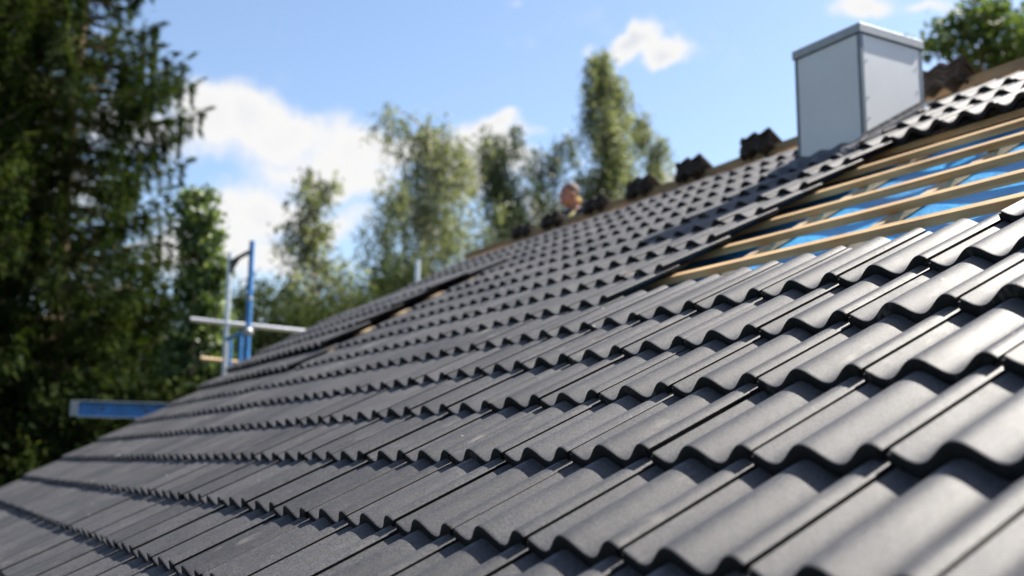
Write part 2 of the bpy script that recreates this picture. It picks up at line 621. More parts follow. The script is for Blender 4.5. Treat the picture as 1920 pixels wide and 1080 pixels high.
# ---- tile meshes
def tile_profile(fine):
    A = 0.0375
    xs = [-0.002, 0.006, 0.012, 0.018, 0.0252, 0.0258, 0.0335]
    zs = [-0.036, -0.036, -0.029, -0.036, -0.036, -0.0225, -0.0225]
    fl = [True] * 5 + [False] * 2
    body = list(np.linspace(0.0345, 0.3240, 36 if fine else 16))
    for x in body:
        if x < 0.0775:
            s = (x - 0.0345) / (0.0775 - 0.0345)
            z = -0.0150 + (-A + 0.0150) * math.sin(s * math.pi / 2) ** 1.15
        else:
            # crest of the middle roll at .154, troughs at .0775 and .2275, crest of the joint roll at .302
            if x < 0.154:
                q = (x - 0.0775) / (0.154 - 0.0775)
            elif x < 0.2275:
                q = 1 - (x - 0.154) / (0.2275 - 0.154)
            else:
                q = (x - 0.2275) / (0.302 - 0.2275)
                q = q if q < 1 else 1 - (q - 1) * 1.35
            z = -A * (0.5 + 0.5 * math.cos(math.pi * q)) ** 1.0
        xs.append(x)
        zs.append(z)
        fl.append(False)
    return xs, zs, fl


TILT = 0.0275 / GAUGE
T_LEN = 0.42


def tile_arrays(fine=True):
    xs, zs, fl = tile_profile(fine)
    #       y,     offset below the top surface, recess for the flange
    top = [(0.0005, -0.0285), (-0.0012, -0.0245), (-0.0014, -0.0120), (0.0, -0.0035), (0.0010, -0.0010), (0.0034, -0.0001), (0.0075, 0.0)]
    rest = [(0.12, 0.0), (0.25, 0.0), (T_LEN - 0.004, 0.0), (T_LEN, -0.001)] if fine else [(T_LEN - 0.005, 0.0), (T_LEN, -0.001)]
    under = [(T_LEN, -0.013), (0.05, -0.013), (0.038, -0.0265)]
    if not fine:
        top = [(0.0005, -0.0285), (-0.001, -0.010), (0.0, -0.003), (0.0036, -0.0001), (0.009, 0.0)]
    loop = top + rest + under
    V, F = [], []
    nl, nx = len(loop), len(xs)
    for i in range(nx):
        for (y, o) in loop:
            oo = max(o, -0.012) if fl[i] else o
            yy = y + (0.02 if fl[i] and y < 0.1 else 0)
            V.append((xs[i] - (0.009 if i == nx - 1 and o < -0.002 else 0), yy, zs[i] + oo - yy * TILT))
    for i in range(nx - 1):
        for k in range(nl):
            k2 = (k + 1) % nl
            F.append((i * nl + k, i * nl + k2, (i + 1) * nl + k2, (i + 1) * nl + k))
    F.append(tuple(reversed(range(nl))))
    F.append(tuple((nx - 1) * nl + k for k in range(nl)))
    return V, [tuple(reversed(f)) for f in F]


TV, TF = tile_arrays(True)
LV, LF = tile_arrays(False)


def tile_mesh(name, V, F, mat):
    me = bpy.data.meshes.new(name)
    me.from_pydata(V, [], F)
    me.materials.append(mat)
    bm = bmesh.new()
    bm.from_mesh(me)
    bmesh.ops.recalc_face_normals(bm, faces=bm.faces)
    bm.to_mesh(me)
    bm.free()
    me.shade_smooth()
    me.set_sharp_from_angle(angle=R_(42))
    return me


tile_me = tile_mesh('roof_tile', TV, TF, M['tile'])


def sstep(a, b, x):
    t = min(1, max(0, (x - a) / (b - a)))
    return t * t * (3 - 2 * t)


def popped(v):
    """How far the last columns before the verge stand off the battens, up the slope."""
    j = v / GAUGE
    return sstep(3.3, 6.0, j) * (1 - sstep(8.0, 10.6, j))


# which tiles are laid: column c has its visible joint edges at u = .3 c + .026 and .3 c + .326
CH_U0, CH_U1, CH_V0, CH_V1 = -2.86, -2.37, 3.52, 4.095
tiles = []
for j in range(-8, 14):
    for c in range(-29, 15):
        u0 = 0.3 * c
        v0 = j * GAUGE
        if v0 + 0.2 > RIDGE_V:
            continue
        if 4 <= j <= 9 and c > -8 and not (j == 4 and c >= -1) and c < 9:
            continue                                       # the open bay, not tiled yet
        if j == 5 and c >= 9:
            pass
        x0, x1 = u0 + 0.03, u0 + 0.33
        if x1 > CH_U0 - 0.02 and x0 < CH_U1 + 0.02 and v0 + 0.33 > CH_V0 + 0.06 and v0 < CH_V1:
            if x0 > CH_U0 - 0.12 and x1 < CH_U1 + 0.2:
                continue
        du = dn = 0.0
        rot = random.gauss(0, 0.0034)
        tilt = 0.0
        if c <= -21:
            pb = popped(v0 + 0.15)
            edge = sstep(-29, -21, c)
            du = -0.015 - 0.165 * pb
            dn = 0.072 * pb * (0.8 + 0.2 * edge)
        jit = random.gauss(0, 0.0012)
        Mx = Matrix((( *UX, ), ( *VX, ), ( *NX, ))).transposed().to_4x4()
        Mx = Matrix.Translation(PL(u0 + du + random.gauss(0, 0.0008), v0 + random.gauss(0, 0.0024), dn + jit)) @ Mx
        Mx = Mx @ Matrix.Rotation(rot, 4, 'Z') @ Matrix.Rotation(random.gauss(0, 0.0025), 4, 'Y')
        ctr = PL(u0 + 0.15, v0 + 0.17, 0)
        px, py, z = pix(ctr)
        vis = z > 0.3 and -150 < px < 2150 and -100 < py < 1250
        size = (1 / z ** 2) * (1.0 if (0 < px < 1920 and 0 < py < 1080) else 0.25) if vis else 0
        # top edge above the ridge board is cut short
        tiles.append((size, z, Mx, j, c))
tiles.sort(key=lambda q: -q[0])
PINV = Matrix.Translation(house.location).inverted()
proto = bpy.data.objects.new('roof_tile', tile_me)
for k, (size, z, Mx, j, c) in enumerate(tiles[:100]):
    o = proto if k == 0 else proto.copy()
    C.objects.link(o)
    o.parent = house
    o.matrix_parent_inverse = PINV
    o.matrix_basis = Mx
bulkV, bulkF, base = [], [], 0
TVn, LVn = np.array(TV), np.array(LV)
for size, z, Mx, j, c in tiles[100:]:
    near = 0.3 < z < 6 and size > 0
    A_, F_ = (TVn, TF) if near else (LVn, LF)
    mm = np.array(Mx)
    bulkV.append(A_ @ mm[:3, :3].T + mm[:3, 3])
    bulkF.extend(tuple(i + base for i in f) for f in F_)
    base += len(A_)
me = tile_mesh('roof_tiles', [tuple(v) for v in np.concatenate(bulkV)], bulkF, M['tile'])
o = bpy.data.objects.new('roof_tiles', me)
C.objects.link(o)
adopt(o, house, house)
tag(o, kind='stuff')

# ---- battens, counter battens, underlay
BT_N = -0.075                                              # top of the battens
for j in range(-8, 14):
    v = j * GAUGE + 0.375 + 0.0
    if v > RIDGE_V - 0.03:
        continue
    mb = MB()
    x0, x1 = VERGE_U + 0.03, EAST_U - 0.03
    nseg = 24
    w, h = 0.026, 0.016
    ph = random.uniform(0, 6)
    pts = [PL(x0 + (x1 - x0) * i / nseg, v + 0.004 * math.sin(ph + i * 0.9), BT_N - h + 0.003 * math.sin(ph * 2 + i * 0.7)) for i in range(nseg + 1)]
    for i, p in enumerate(pts):
        for a, b in ((-1, -1), (1, -1), (1, 1), (-1, 1)):
            mb.v.append(p + VX * w * a + NX * h * b)
    for i in range(nseg):
        for k in range(4):
            k2 = (k + 1) % 4
            mb.f.append((4 * i + k, 4 * i + k2, 4 * i + 4 + k2, 4 * i + 4 + k))
    mb.f += [(3, 2, 1, 0), tuple(4 * nseg + k for k in range(4))]
    mb.build('batten', M['batten'], house, bevel=0.002)
for u in np.arange(-8.3, EAST_U, 0.667):
    uu = u + (-1.15 + 8.3) % 0.667
    if uu > EAST_U - 0.1:
        continue
    MB().box(PL(uu, (EAVE_V + RIDGE_V) / 2, BT_N - 0.032 - 0.0165), UX * 0.025, VX * (RIDGE_V - EAVE_V) / 2, NX * 0.015).build('counter_batten', M['rafter'], house, bevel=0.002)
# short offcut wedges seen in the gap of the lifted columns
for j in range(4, 10):
    v = j * GAUGE + 0.375
    p = popped(v)
    MB().box(PL(-6.10 - 0.05 * p, v - 0.02, BT_N + 0.013 + 0.020 * p), UX * (0.06 + 0.045 * p), VX * 0.05, NX * (0.010 + 0.012 * p)).build('wedge', M['rafter'], house, bevel=0.002)
# underlay: a slack sheet
sv, sf = [], []
nu, nv = 220, 90
for b in range(nv + 1):
    v = EAVE_V + (RIDGE_V - EAVE_V) * b / nv
    for a in range(nu + 1):
        u = VERGE_U + 0.02 + (EAST_U - VERGE_U - 0.04) * a / nu
        cb = ((u + 1.15) / 0.667 + 0.5) % 1.0 - 0.5                       # 0 on a counter batten
        sag = (0.5 + 0.5 * math.cos(cb * 2 * math.pi))                    # 1 on the counter batten
        nn = noise.noise(Vector((u * 2.1, v * 1.1, 3))) * 0.014 + noise.noise(Vector((u * 6 + v * 3, v * 5 - u, 9))) * 0.010
        sv.append(PL(u, v, BT_N - 0.062 - 0.022 * (1 - sag) + nn * (1 - 0.75 * sag) - 0.006))
for b in range(nv):
    for a in range(nu):
        i = b * (nu + 1) + a
        sf.append((i, i + 1, i + nu + 2, i + nu + 1))
mesh_obj('underlay_sheet', sv, sf, M['sheet'], house, smooth=True)
# boarding below the sheet closes the roof; the other slope, gables and eaves walls
yR, zR = ridge_p.y, ridge_p.z
eave = PL(0, EAVE_V, -0.2)
mb = MB()
mb.box(PL((VERGE_U + EAST_U) / 2, (EAVE_V + RIDGE_V) / 2 - 0.06, -0.24), UX * (EAST_U - VERGE_U) / 2, VX * (RIDGE_V - EAVE_V - 0.14) / 2, NX * 0.03)
mb.build('roof_boarding', M['rafter'], house)
yB = 2 * yR - eave.y
UXR, VXR, NXR = Vector((-1, 0, 0)), Vector((0, -CP, SP)), Vector((0, SP, CP))


def PR(u, v, n=0.0):
    """The far slope: the mirror of PL about the ridge."""
    p = PL(u, v, n)
    return Vector((p.x, 2 * yR - p.y, p.z))


MB().box(PR((VERGE_U + EAST_U) / 2, (EAVE_V + RIDGE_V) / 2 - 0.05, -0.11), UX * (EAST_U - VERGE_U) / 2, VXR * (RIDGE_V - EAVE_V - 0.12) / 2, NXR * 0.04).build('rear_slope', M['rafter'], house)
mb = MB()
gx = (VERGE_U + 0.35, EAST_U - 0.35)
ze = eave.z - 0.05
y0, y1 = eave.y + 0.5, yB - 0.5
zs_ = ze + 0.5 * math.tan(PITCH) - 0.12
for a, (x, sgn) in enumerate(((gx[0], 1), (gx[1], -1))):
    b = len(mb.v)
    for t_ in (0, 0.24 * sgn):
        mb.v += [Vector((x + t_, y0, GROUND_Z)), Vector((x + t_, y1, GROUND_Z)), Vector((x + t_, y1, zs_)), Vector((x + t_, yR, zR - 0.45)), Vector((x + t_, y0, zs_))]
    mb.f += [tuple(b + i for i in range(5)), tuple(b + 5 + i for i in reversed(range(5)))]
    for i in range(5):
        i2 = (i + 1) % 5
        mb.f.append((b + i, b + 5 + i, b + 5 + i2, b + i2))
for y in (y0 + 0.12, y1 - 0.12):
    mb.box(((gx[0] + gx[1]) / 2, y, (GROUND_Z + zs_) / 2), ((gx[1] - gx[0]) / 2 - 0.243, 0, 0), (0, 0.117, 0), (0, 0, (zs_ - GROUND_Z) / 2 - 0.02))
mb.build('wall', M['wall'], house)
# verge board and ridge timbers
MB().box(PL(VERGE_U - 0.012, (EAVE_V + RIDGE_V) / 2, -0.17), UX * 0.012, VX * (RIDGE_V - EAVE_V) / 2, NX * 0.085).build('verge_board', M['ridge'], house)
mb = MB()
n0 = 30
pts = [PL(VERGE_U + (EAST_U - VERGE_U) * i / n0, RIDGE_V + 0.045, -0.018) + Vector((0, 0, 0.006 * math.sin(i * 1.3))) for i in range(n0 + 1)]
for p in pts:
    for a, b in ((-1, -1), (1, -1), (1, 1), (-1, 1)):
        mb.v.append(p + Vector((0, 0.03 * a, 0.032 * b)))
for i in range(n0):
    for k in range(4):
        k2 = (k + 1) % 4
        mb.f.append((4 * i + k, 4 * i + k2, 4 * i + 4 + k2, 4 * i + 4 + k))
mb.f += [(3, 2, 1, 0), tuple(4 * n0 + k for k in range(4))]
mb.build('ridge_batten', M['ridge'], house, bevel=0.003)

# ---- chimney: boxed in cement board, steel angles at the corners, folded cap
chb = PL((CH_U0 + CH_U1) / 2, (CH_V0 + CH_V1) / 2, 0)
cx0, cx1 = CH_U0, CH_U1
cy0 = PL(0, CH_V0, 0).y
cy1 = cy0 + 0.50
cz1 = PL(0, CH_V0, 0).z + 0.60
czf, czb = PL(0, CH_V0, -0.05).z - 0.02, PL(0, CH_V1, -0.05).z - 0.02
core = MB()
ins = 0.012
core.v = [Vector(q) for q in ((cx0 + ins, cy0 + ins, czf - .3), (cx1 - ins, cy0 + ins, czf - .3), (cx1 - ins, cy1 - ins, czf - .3), (cx0 + ins, cy1 - ins, czf - .3),
                              (cx0 + ins, cy0 + ins, cz1 - .004), (cx1 - ins, cy0 + ins, cz1 - .004), (cx1 - ins, cy1 - ins, cz1 - .004), (cx0 + ins, cy1 - ins, cz1 - .004))]
core.f = [(0, 3, 2, 1), (4, 5, 6, 7), (0, 1, 5, 4), (1, 2, 6, 5), (2, 3, 7, 6), (3, 0, 4, 7)]
chim = core.build('chimney', M['trim'], house)


def sub(o):
    o.parent = chim
    return o


def flat_panel(name, q, nrm, th, mat):
    b = [Vector(p) for p in q]
    nrm = Vector(nrm) * th
    v = b + [p + nrm for p in b]
    f = [(3, 2, 1, 0), (4, 5, 6, 7), (0, 1, 5, 4), (1, 2, 6, 5), (2, 3, 7, 6), (3, 0, 4, 7)]
    return sub(mesh_obj(name, v, f, mat))


tw = 0.018
zl0, zl1 = czf + 0.02, czb
flat_panel('cladding_panel', ((cx0 + tw, cy0 + ins - .001, zl0), (cx1 - tw, cy0 + ins - .001, zl0), (cx1 - tw, cy0 + ins - .001, cz1 - .008), (cx0 + tw, cy0 + ins - .001, cz1 - .008)), (0, -1, 0), .009, M['panel'])
flat_panel('cladding_panel', ((cx1 - ins + .001, cy0 + tw, zl0 + .01), (cx1 - ins + .001, cy1 - tw, zl1), (cx1 - ins + .001, cy1 - tw, cz1 - .008), (cx1 - ins + .001, cy0 + tw, cz1 - .008)), (1, 0, 0), .009, M['panel'])
flat_panel('cladding_panel', ((cx0 + ins - .001, cy0 + tw, zl0 + .01), (cx0 + ins - .001, cy1 - tw, zl1), (cx0 + ins - .001, cy1 - tw, cz1 - .008), (cx0 + ins - .001, cy0 + tw, cz1 - .008)), (-1, 0, 0), .009, M['panel'])
flat_panel('cladding_panel', ((cx0 + tw, cy1 - ins + .001, zl1), (cx1 - tw, cy1 - ins + .001, zl1), (cx1 - tw, cy1 - ins + .001, cz1 - .008), (cx0 + tw, cy1 - ins + .001, cz1 - .008)), (0, 1, 0), .009, M['panel'])
for (x, y, sx, sy, zb) in ((cx0, cy0, 1, 1, czf), (cx1, cy0, -1, 1, czf), (cx0, cy1, 1, -1, czb), (cx1, cy1, -1, -1, czb)):
    mb = MB()
    zc, hz = (zb + cz1) / 2, (cz1 - zb) / 2 - 0.003
    mb.box((x + sx * 0.0115, y + sy * 0.001, zc), (0.0115, 0, 0), (0, 0.001, 0), (0, 0, hz))
    mb.box((x + sx * 0.001, y + sy * 0.0125, zc), (0.001, 0, 0), (0, 0.0105, 0), (0, 0, hz))
    sub(mb.build('corner_trim', M['trim']))
cap = MB()
ov = 0.010
ccx, ccy = (cx0 + cx1) / 2, (cy0 + cy1) / 2
hx, hy = (cx1 - cx0) / 2 + ov, (cy1 - cy0) / 2 + ov
cap.box((ccx, ccy, cz1 + 0.024), (hx, 0, 0), (0, hy, 0), (0, 0, 0.026))
cap.box((ccx, ccy, cz1 + 0.056), (hx - .004, 0, 0), (0, hy - .004, 0), (0, 0, 0.006), taper=0.93)
sub(cap.build('cap', M['zinc'], bevel=0.003))
for (x, z) in ((cx0 + .05, cz1 - .20), (cx0 + .05, cz1 - .42), (cx1 - .035, cz1 - .13), (cx1 - .04, cz1 - .36), (cx1 - .04, cz1 - .52)):
    sub(MB().tube([(x, cy0 + .004, z), (x, cy0 - .001, z)], 0.005, 10).build('screw', M['alu']))
for (y, z) in ((cy0 + .05, cz1 - .15), (cy0 + .05, cz1 - .36), (cy0 + .05, cz1 - .48), (cy1 - .05, cz1 - .12), (cy1 - .05, cz1 - .26)):
    sub(MB().tube([(cx1 - .004, y, z), (cx1 + .001, y, z)], 0.005, 10).build('screw', M['alu']))
# lead apron dressed over the tiles below, and side flashings
av, af = [], []
na, nb_ = 60, 10
for b in range(nb_ + 1):
    for a in range(na + 1):
        u = cx0 - 0.10 + (cx1 - cx0 + 0.20) * a / na
        t_ = b / nb_
        v = CH_V0 + 0.015 - 0.27 * t_
        roll = -0.0375 * (0.5 - 0.5 * math.cos(2 * math.pi * u / 0.15)) * (0.15 + 0.75 * t_)
        lap = 0.006 * (1 - t_) ** 2
        jj = (v / GAUGE) % 1.0
        av.append(PL(u, v, 0.012 + roll + lap - 0.025 * jj + 0.002 * (1 - t_) + 0.004 * math.sin(u * 40 + v * 22)))
for b in range(nb_):
    for a in range(na):
        i = b * (na + 1) + a
        af.append((i, i + na + 1, i + na + 2, i + 1))
ap = sub(mesh_obj('lead_apron', av, af, M['lead'], smooth=True))
md = ap.modifiers.new('thickness', 'SOLIDIFY')
md.thickness = 0.003
for x, s in ((cx1 + 0.02, 1), (cx0 - 0.02, -1)):
    mb = MB()
    vm, vh = (CH_V0 + CH_V1) / 2, (CH_V1 - CH_V0) / 2 + 0.02
    mb.box(PL(x + s * 0.02, vm, 0.0), UX * 0.022, VX * vh, NX * 0.003)
    mb.box(PL(x - s * 0.017, vm, 0.012), UX * 0.0015, VX * vh, NX * 0.012)
    sub(mb.build('side_flashing', M['lead']))

# ---- stacks of old tiles on the far slope, their ends showing over the ridge
oldV, oldF = tile_arrays(True)
old_me = tile_mesh('old_roof_tile', oldV, oldF, M['oldtile'])
STACKS = [(1427, 283, 'left of the chimney', 4), (1302, 325, 'second from the chimney', 4), (1206, 357, 'third from the chimney', 4),
          (1122, 386, 'behind the worker', 3), (1042, 415, 'in front of the worker', 3), (984, 436, 'farthest along the ridge', 3), (1775, 160, 'right of the chimney', 4)]
PLACE = {4: ['bottom', 'second from bottom', 'second from top', 'topmost'], 3: ['bottom', 'middle', 'topmost']}
first = None
for si, (px, py, where, nt) in enumerate(STACKS):
    w = at_y(px, py, yR + 0.05)
    rz = random.gauss(0, 0.06)
    for k in range(nt):
        o = bpy.data.objects.new('weathered_tile', old_me)
        C.objects.link(o)
        Mr = Matrix(((*UXR,), (*VXR,), (*NXR,))).transposed()
        # nose end up at the ridge: tile's length runs down the far slope
        Mr = Matrix(((*Vector((1, 0, 0)),), (*(-VXR),), (*NXR,))).transposed().to_4x4()
        o.matrix_world = Matrix.Translation(Vector((w.x - 0.15 + random.gauss(0, .005), yR - 0.02 + 0.006 * k + random.gauss(0, .004), zR + 0.075 + 0.034 * k))) @ Matrix.Rotation(rz + random.gauss(0, .012), 4, 'Z') @ Mr @ Matrix.Rotation(0.05 + random.gauss(0, .008), 4, 'Y')
        tag(o, '%s old brown tile of the ridge stack %s' % (PLACE[nt][k], where), 'old tile', 'old tiles stacked along the ridge', 'thing')
#END_ROOF

# ------------------------------------------------------------------ scaffolding beyond the verge


def bar_between(name, a, b, r, mat, parent, root, n=12, ext=(0, 0)):
    a, b = Vector(a), Vector(b)
    d = (b - a).normalized()
    return MB().tube([a - d * ext[0], b + d * ext[1]], r, n).build(name, mat, parent, root, smooth=True)


SD = 11.4
foot = at(452, 700, SD)
scaf = empty('scaffold', (foot.x, foot.y, GROUND_Z), 'blue and silver scaffold frame with tube rails beyond the roof edge', 'scaffold')
Bt = at(473, 452, SD)
Bb = Vector((Bt.x, Bt.y, GROUND_Z))
At_ = at(432, 474, SD + 0.45)
Ab = Vector((At_.x, At_.y, GROUND_Z))


def on_post(T, py):
    """The point of an upright that shows at that height."""
    z = T.z
    for _ in range(40):
        q = pix((T.x, T.y, z))[1]
        z -= (py - q) / 175.0
    return Vector((T.x, T.y, z))


up = bar_between('upright', Bb, Bt, 0.030, M['blue'], scaf, scaf)
bar_between('upright', Ab, At_, 0.028, M['alu'], scaf, scaf)
h1, h2 = on_post(At_, 492), on_post(Bt, 470)
bar_between('top_transom', h1, h2, 0.024, M['darksteel'], scaf, scaf)
h3, h4 = on_post(At_, 520), on_post(Bt, 486)
mb = MB()
b = [h1, h1 + (h2 - h1) * 0.5, h3 + Vector((0, 0, 0.02))]
t_ = (h2 - h1).cross(Vector((0, 0, 1))).normalized() * 0.012
mb.v = [p + t_ for p in b] + [p - t_ for p in b]
mb.f = [(0, 1, 2), (5, 4, 3), (0, 3, 4, 1), (1, 4, 5, 2), (2, 5, 3, 0)]
mb.build('gusset', M['darksteel'], scaf)
k1, k2 = on_post(At_, 636), on_post(Bt, 621)
bar_between('transom', k1, k2, 0.022, M['blue'], scaf, scaf)
for f_ in (0.22, 0.70):
    p = k1 + (k2 - k1) * f_
    bar_between('inner_tube', p, (p.x, p.y, p.z - 1.9), 0.02, M['blue'], scaf, scaf)
w = on_post(Bt, 622)
MB().ball(w, 0.052, 10, 7).build('clamp', M['zinc'], scaf, smooth=True)
MB().ball(on_post(Bt, 560), (0.034, 0.034, 0.04), 10, 7).build('clamp', M['zinc'], scaf, smooth=True)
bar_between('guard_rail', at(357, 598.5, SD + 0.15), at(592, 623.5, SD + 0.75), 0.026, M['alu'], scaf, scaf, ext=(0, 1.2))
bar_between('guard_rail', at(376, 672, SD + 0.25), at(474, 683, SD + 0.55), 0.024, M['rafter'], scaf, scaf, ext=(0, 0.8))
# toe of the deck: boards below, hidden by the roof from here
dk = on_post(Bt, 930)
MB().box((dk.x + 0.1, dk.y, dk.z), (0.34, 0, 0), (0, 1.3, 0), (0, 0, 0.025)).build('deck', M['rafter'], scaf, bevel=0.004)

# blue channel beam sticking out past the verge
bl, br = at(146, 766, 10.3), at(330, 772, 10.55)
d = (br - bl)
d.z *= 1
d.normalize()
upv = Vector((0, 0, 1))
upv = (upv - d * upv.dot(d)).normalized()
sd = d.cross(upv).normalized()
if sd.dot(CAM - bl) < 0:
    sd = -sd
beam = empty('scaffold_beam', bl, 'blue steel channel beam with a silver rim jutting out past the roof edge', 'beam')
L2 = 1.5
mid = bl + d * L2
hh = 0.070
MB().box(mid, d * L2, sd * 0.004, upv * hh).build('web', M['blue'], beam)
for s_, mt in ((1, 'alu'), (-1, 'alu')):
    MB().box(mid + upv * (hh + 0.0045) * s_ + sd * 0.022, d * (L2 + .002), sd * 0.030, upv * 0.0042).build('flange', M[mt], beam, bevel=0.001)
MB().box(bl - d * 0.034, d * 0.032, sd * 0.03, upv * (hh + 0.003)).build('end_plate', M['zinc'], beam, bevel=0.003)
for x_ in (0.22, 0.62, 1.05):
    MB().tube([bl + d * x_ + sd * 0.0035, bl + d * x_ + sd * 0.007], 0.018, 12).build('bolt', M['darksteel'], beam)

# a bare pole end beyond the far part of the roof
pt = at(783, 489, 12.6)
pole = MB().tube([Vector((pt.x, pt.y, GROUND_Z)), pt], 0.03, 12).build('scaffold_pole', M['alu'], smooth=True)
tag(pole, 'short pale metal pole end showing above the far roof edge in front of the birches', 'pole')

# ------------------------------------------------------------------ the worker behind the ridge
wk = at(1067, 367, 10.9)                                     # centre of his head
left = Vector((-AX_R.x, -AX_R.y, 0)).normalized()           # he looks along the ridge towards the far gable
face = (left * 0.93 + Vector((-AX_F.x, -AX_F.y, 0)).normalized() * 0.36).normalized()
side = Vector((-face.y, face.x, 0))
Hc = Vector((wk.x, wk.y, wk.z))
zslope = lambda p: zR - (p.y - yR) * math.tan(PITCH) - 0.065 if p.y > yR else 0


def P(f, s, u):
    return Hc + face * f + side * s + Vector((0, 0, u))


worker = empty('person', (Hc.x, Hc.y, zslope(Hc)), 'roofer in khaki vest and navy shirt with yellow ear defenders kneeling behind the ridge', 'person')
bd = MB()
seatz = zslope(Hc) - Hc.z
hip = min(-0.62, seatz + 0.25)
bd.ball(P(0.0, 0, 0.035), (0.088, 0.088, 0.095), 20, 14)
bd.ball(P(0.022, 0, -0.035), (0.068, 0.068, 0.085), 18, 12)
bd.ball(P(0.055, 0, -0.085), (0.033, 0.033, 0.028), 12, 9)           # chin
bd.tube([P(0.088, 0, 0.015), P(0.112, 0, -0.022), P(0.085, 0, -0.034)], [0.011, 0.016, 0.010], 10)   # nose
bd.tube([P(0.072, -0.022, -0.058), P(0.083, 0, -0.056), P(0.072, 0.022, -0.058)], [0.006, 0.010, 0.006], 8)  # lips
for s_ in (-1, 1):
    bd.ball(P(-0.008, 0.086 * s_, -0.012), (0.022, 0.016, 0.034), 12, 8)   # ears
    bd.ball(P(0.078, 0.032 * s_, 0.022), (0.014, 0.014, 0.010), 10, 8)     # brow / eye
bd.tube([P(-0.035, 0, -0.04), P(-0.055, 0, -0.13), P(-0.075, 0, -0.19)], [0.058, 0.058, 0.075], 14)
bd.tube([P(-0.08, 0, -0.15), P(-0.085, 0, -0.24), P(-0.08, 0, -0.42), P(-0.07, 0, hip + 0.05), P(-0.07, 0, hip - 0.05)], [0.07, 0.145, 0.145, 0.14, 0.13], 18)
for s_ in (-1, 1):
    bd.ball(P(-0.08, 0.165 * s_, -0.225), 0.075, 14, 10)
    el_ = P(0.02, 0.24 * s_, -0.47)
    wr = P(0.24, 0.16 * s_, -0.55)
    bd.tube([P(-0.08, 0.18 * s_, -0.23), P(-0.03, 0.22 * s_, -0.36), el_, P(0.14, 0.20 * s_, -0.52), wr], [0.06, 0.052, 0.045, 0.042, 0.030], 12)
    bd.ball(P(0.285, 0.15 * s_, -0.56), (0.045, 0.03, 0.035), 12, 8)
    for q in range(4):
        o_ = (q - 1.5) * 0.018
        bd.tube([P(0.30, 0.15 * s_ + o_, -0.555), P(0.345, 0.15 * s_ + o_, -0.565 - 0.003 * q), P(0.365, 0.15 * s_ + o_, -0.595)], [0.0095, 0.009, 0.0075], 8)
    bd.tube([P(0.275, 0.15 * s_ - 0.03 * s_, -0.565), P(0.31, 0.15 * s_ - 0.05 * s_, -0.59)], [0.011, 0.009], 8)
    hipj, kn = P(-0.06, 0.09 * s_, hip), P(0.33, 0.13 * s_, 0)
    kn.z = zslope(kn) + 0.065
    an = P(-0.05, 0.12 * s_, 0)
    an.z = zslope(an) + 0.05
    toe = P(-0.16, 0.12 * s_, 0)
    toe.z = zslope(toe) + 0.035
    bd.tube([hipj, (hipj + kn) / 2 + Vector((0, 0, 0.02)), kn], [0.095, 0.082, 0.062], 14)
    bd.tube([kn, (kn + an) / 2, an, toe], [0.062, 0.055, 0.042, 0.034], 12)
    bd.ball(kn, 0.06, 12, 8)
    bd.ball(hipj, 0.095, 12, 8)
body = bd.build('body', M['skin'], worker)
rm = body.modifiers.new('union', 'REMESH')
rm.mode = 'VOXEL'
rm.voxel_size = 0.008
rm.use_smooth_shade = True
sm = body.modifiers.new('soft', 'SMOOTH')
sm.iterations = 3
hr = MB().ball(P(-0.014, 0, 0.050), (0.093, 0.093, 0.088), 20, 14)
hr.v = [p if (p - Hc).z > 0.02 - (p - Hc).dot(face) * -0.15 and (p - Hc).dot(face) < 0.06 or (p - Hc).dot(face) < -0.02 else p + (Hc - p) * 0.25 for p in hr.v]
hr.build('hair', M['hair'], worker, smooth=True, angle=180)
ye = MB()
for s_ in (-1, 1):
    ye.tube([P(-0.062, 0.070 * s_, -0.045), P(-0.070, 0.088 * s_, -0.045)], [0.028, 0.022], 14)
ye.tube([P(-0.062, -0.078, -0.045), P(-0.105, -0.05, -0.055), P(-0.115, 0, -0.058), P(-0.105, 0.05, -0.055), P(-0.062, 0.078, -0.045)], 0.014, 8)
ye.build('ear_defenders', M['yellow'], worker, smooth=True)
cl_ = MB()
cl_.tube([P(-0.078, 0, -0.165), P(-0.085, 0, -0.235), P(-0.08, 0, -0.42), P(-0.07, 0, hip + 0.03)], [0.085, 0.162, 0.160, 0.155], 20)
cl_.build('vest', M['khaki'], worker, smooth=True)
sh_ = MB()
for s_ in (-1, 1):
    sh_.ball(P(-0.08, 0.165 * s_, -0.225), 0.084, 14, 10)
    sh_.tube([P(-0.08, 0.18 * s_, -0.23), P(-0.03, 0.22 * s_, -0.36), P(0.02, 0.24 * s_, -0.47), P(0.14, 0.20 * s_, -0.52), P(0.215, 0.17 * s_, -0.543)], [0.07, 0.062, 0.056, 0.052, 0.043], 14)
sh_.tube([P(-0.02, 0, -0.185), P(0.045, 0, -0.25), P(0.05, 0, -0.42)], [0.06, 0.075, 0.075], 14)
sh_.build('shirt', M['navy'], worker, smooth=True)
tr_ = MB()
tr_.ball(P(-0.06, 0, hip), (0.165, 0.165, 0.13), 18, 12)
for s_ in (-1, 1):
    hipj, kn, an = P(-0.06, 0.09 * s_, hip), P(0.33, 0.13 * s_, 0), P(-0.02, 0.12 * s_, 0)
    kn.z = zslope(kn) + 0.065
    an.z = zslope(an) + 0.05
    tr_.tube([hipj, (hipj + kn) / 2 + Vector((0, 0, 0.02)), kn], [0.105, 0.092, 0.07], 14)
    tr_.ball(kn, 0.07, 12, 8)
    tr_.tube([kn, (kn + an) / 2, an], [0.07, 0.064, 0.052], 12)
tr_.build('trousers', M['navy'], worker, smooth=True)

# ------------------------------------------------------------------ trees


def unit(v):
    return v / (np.linalg.norm(v, axis=-1, keepdims=True) + 1e-9)


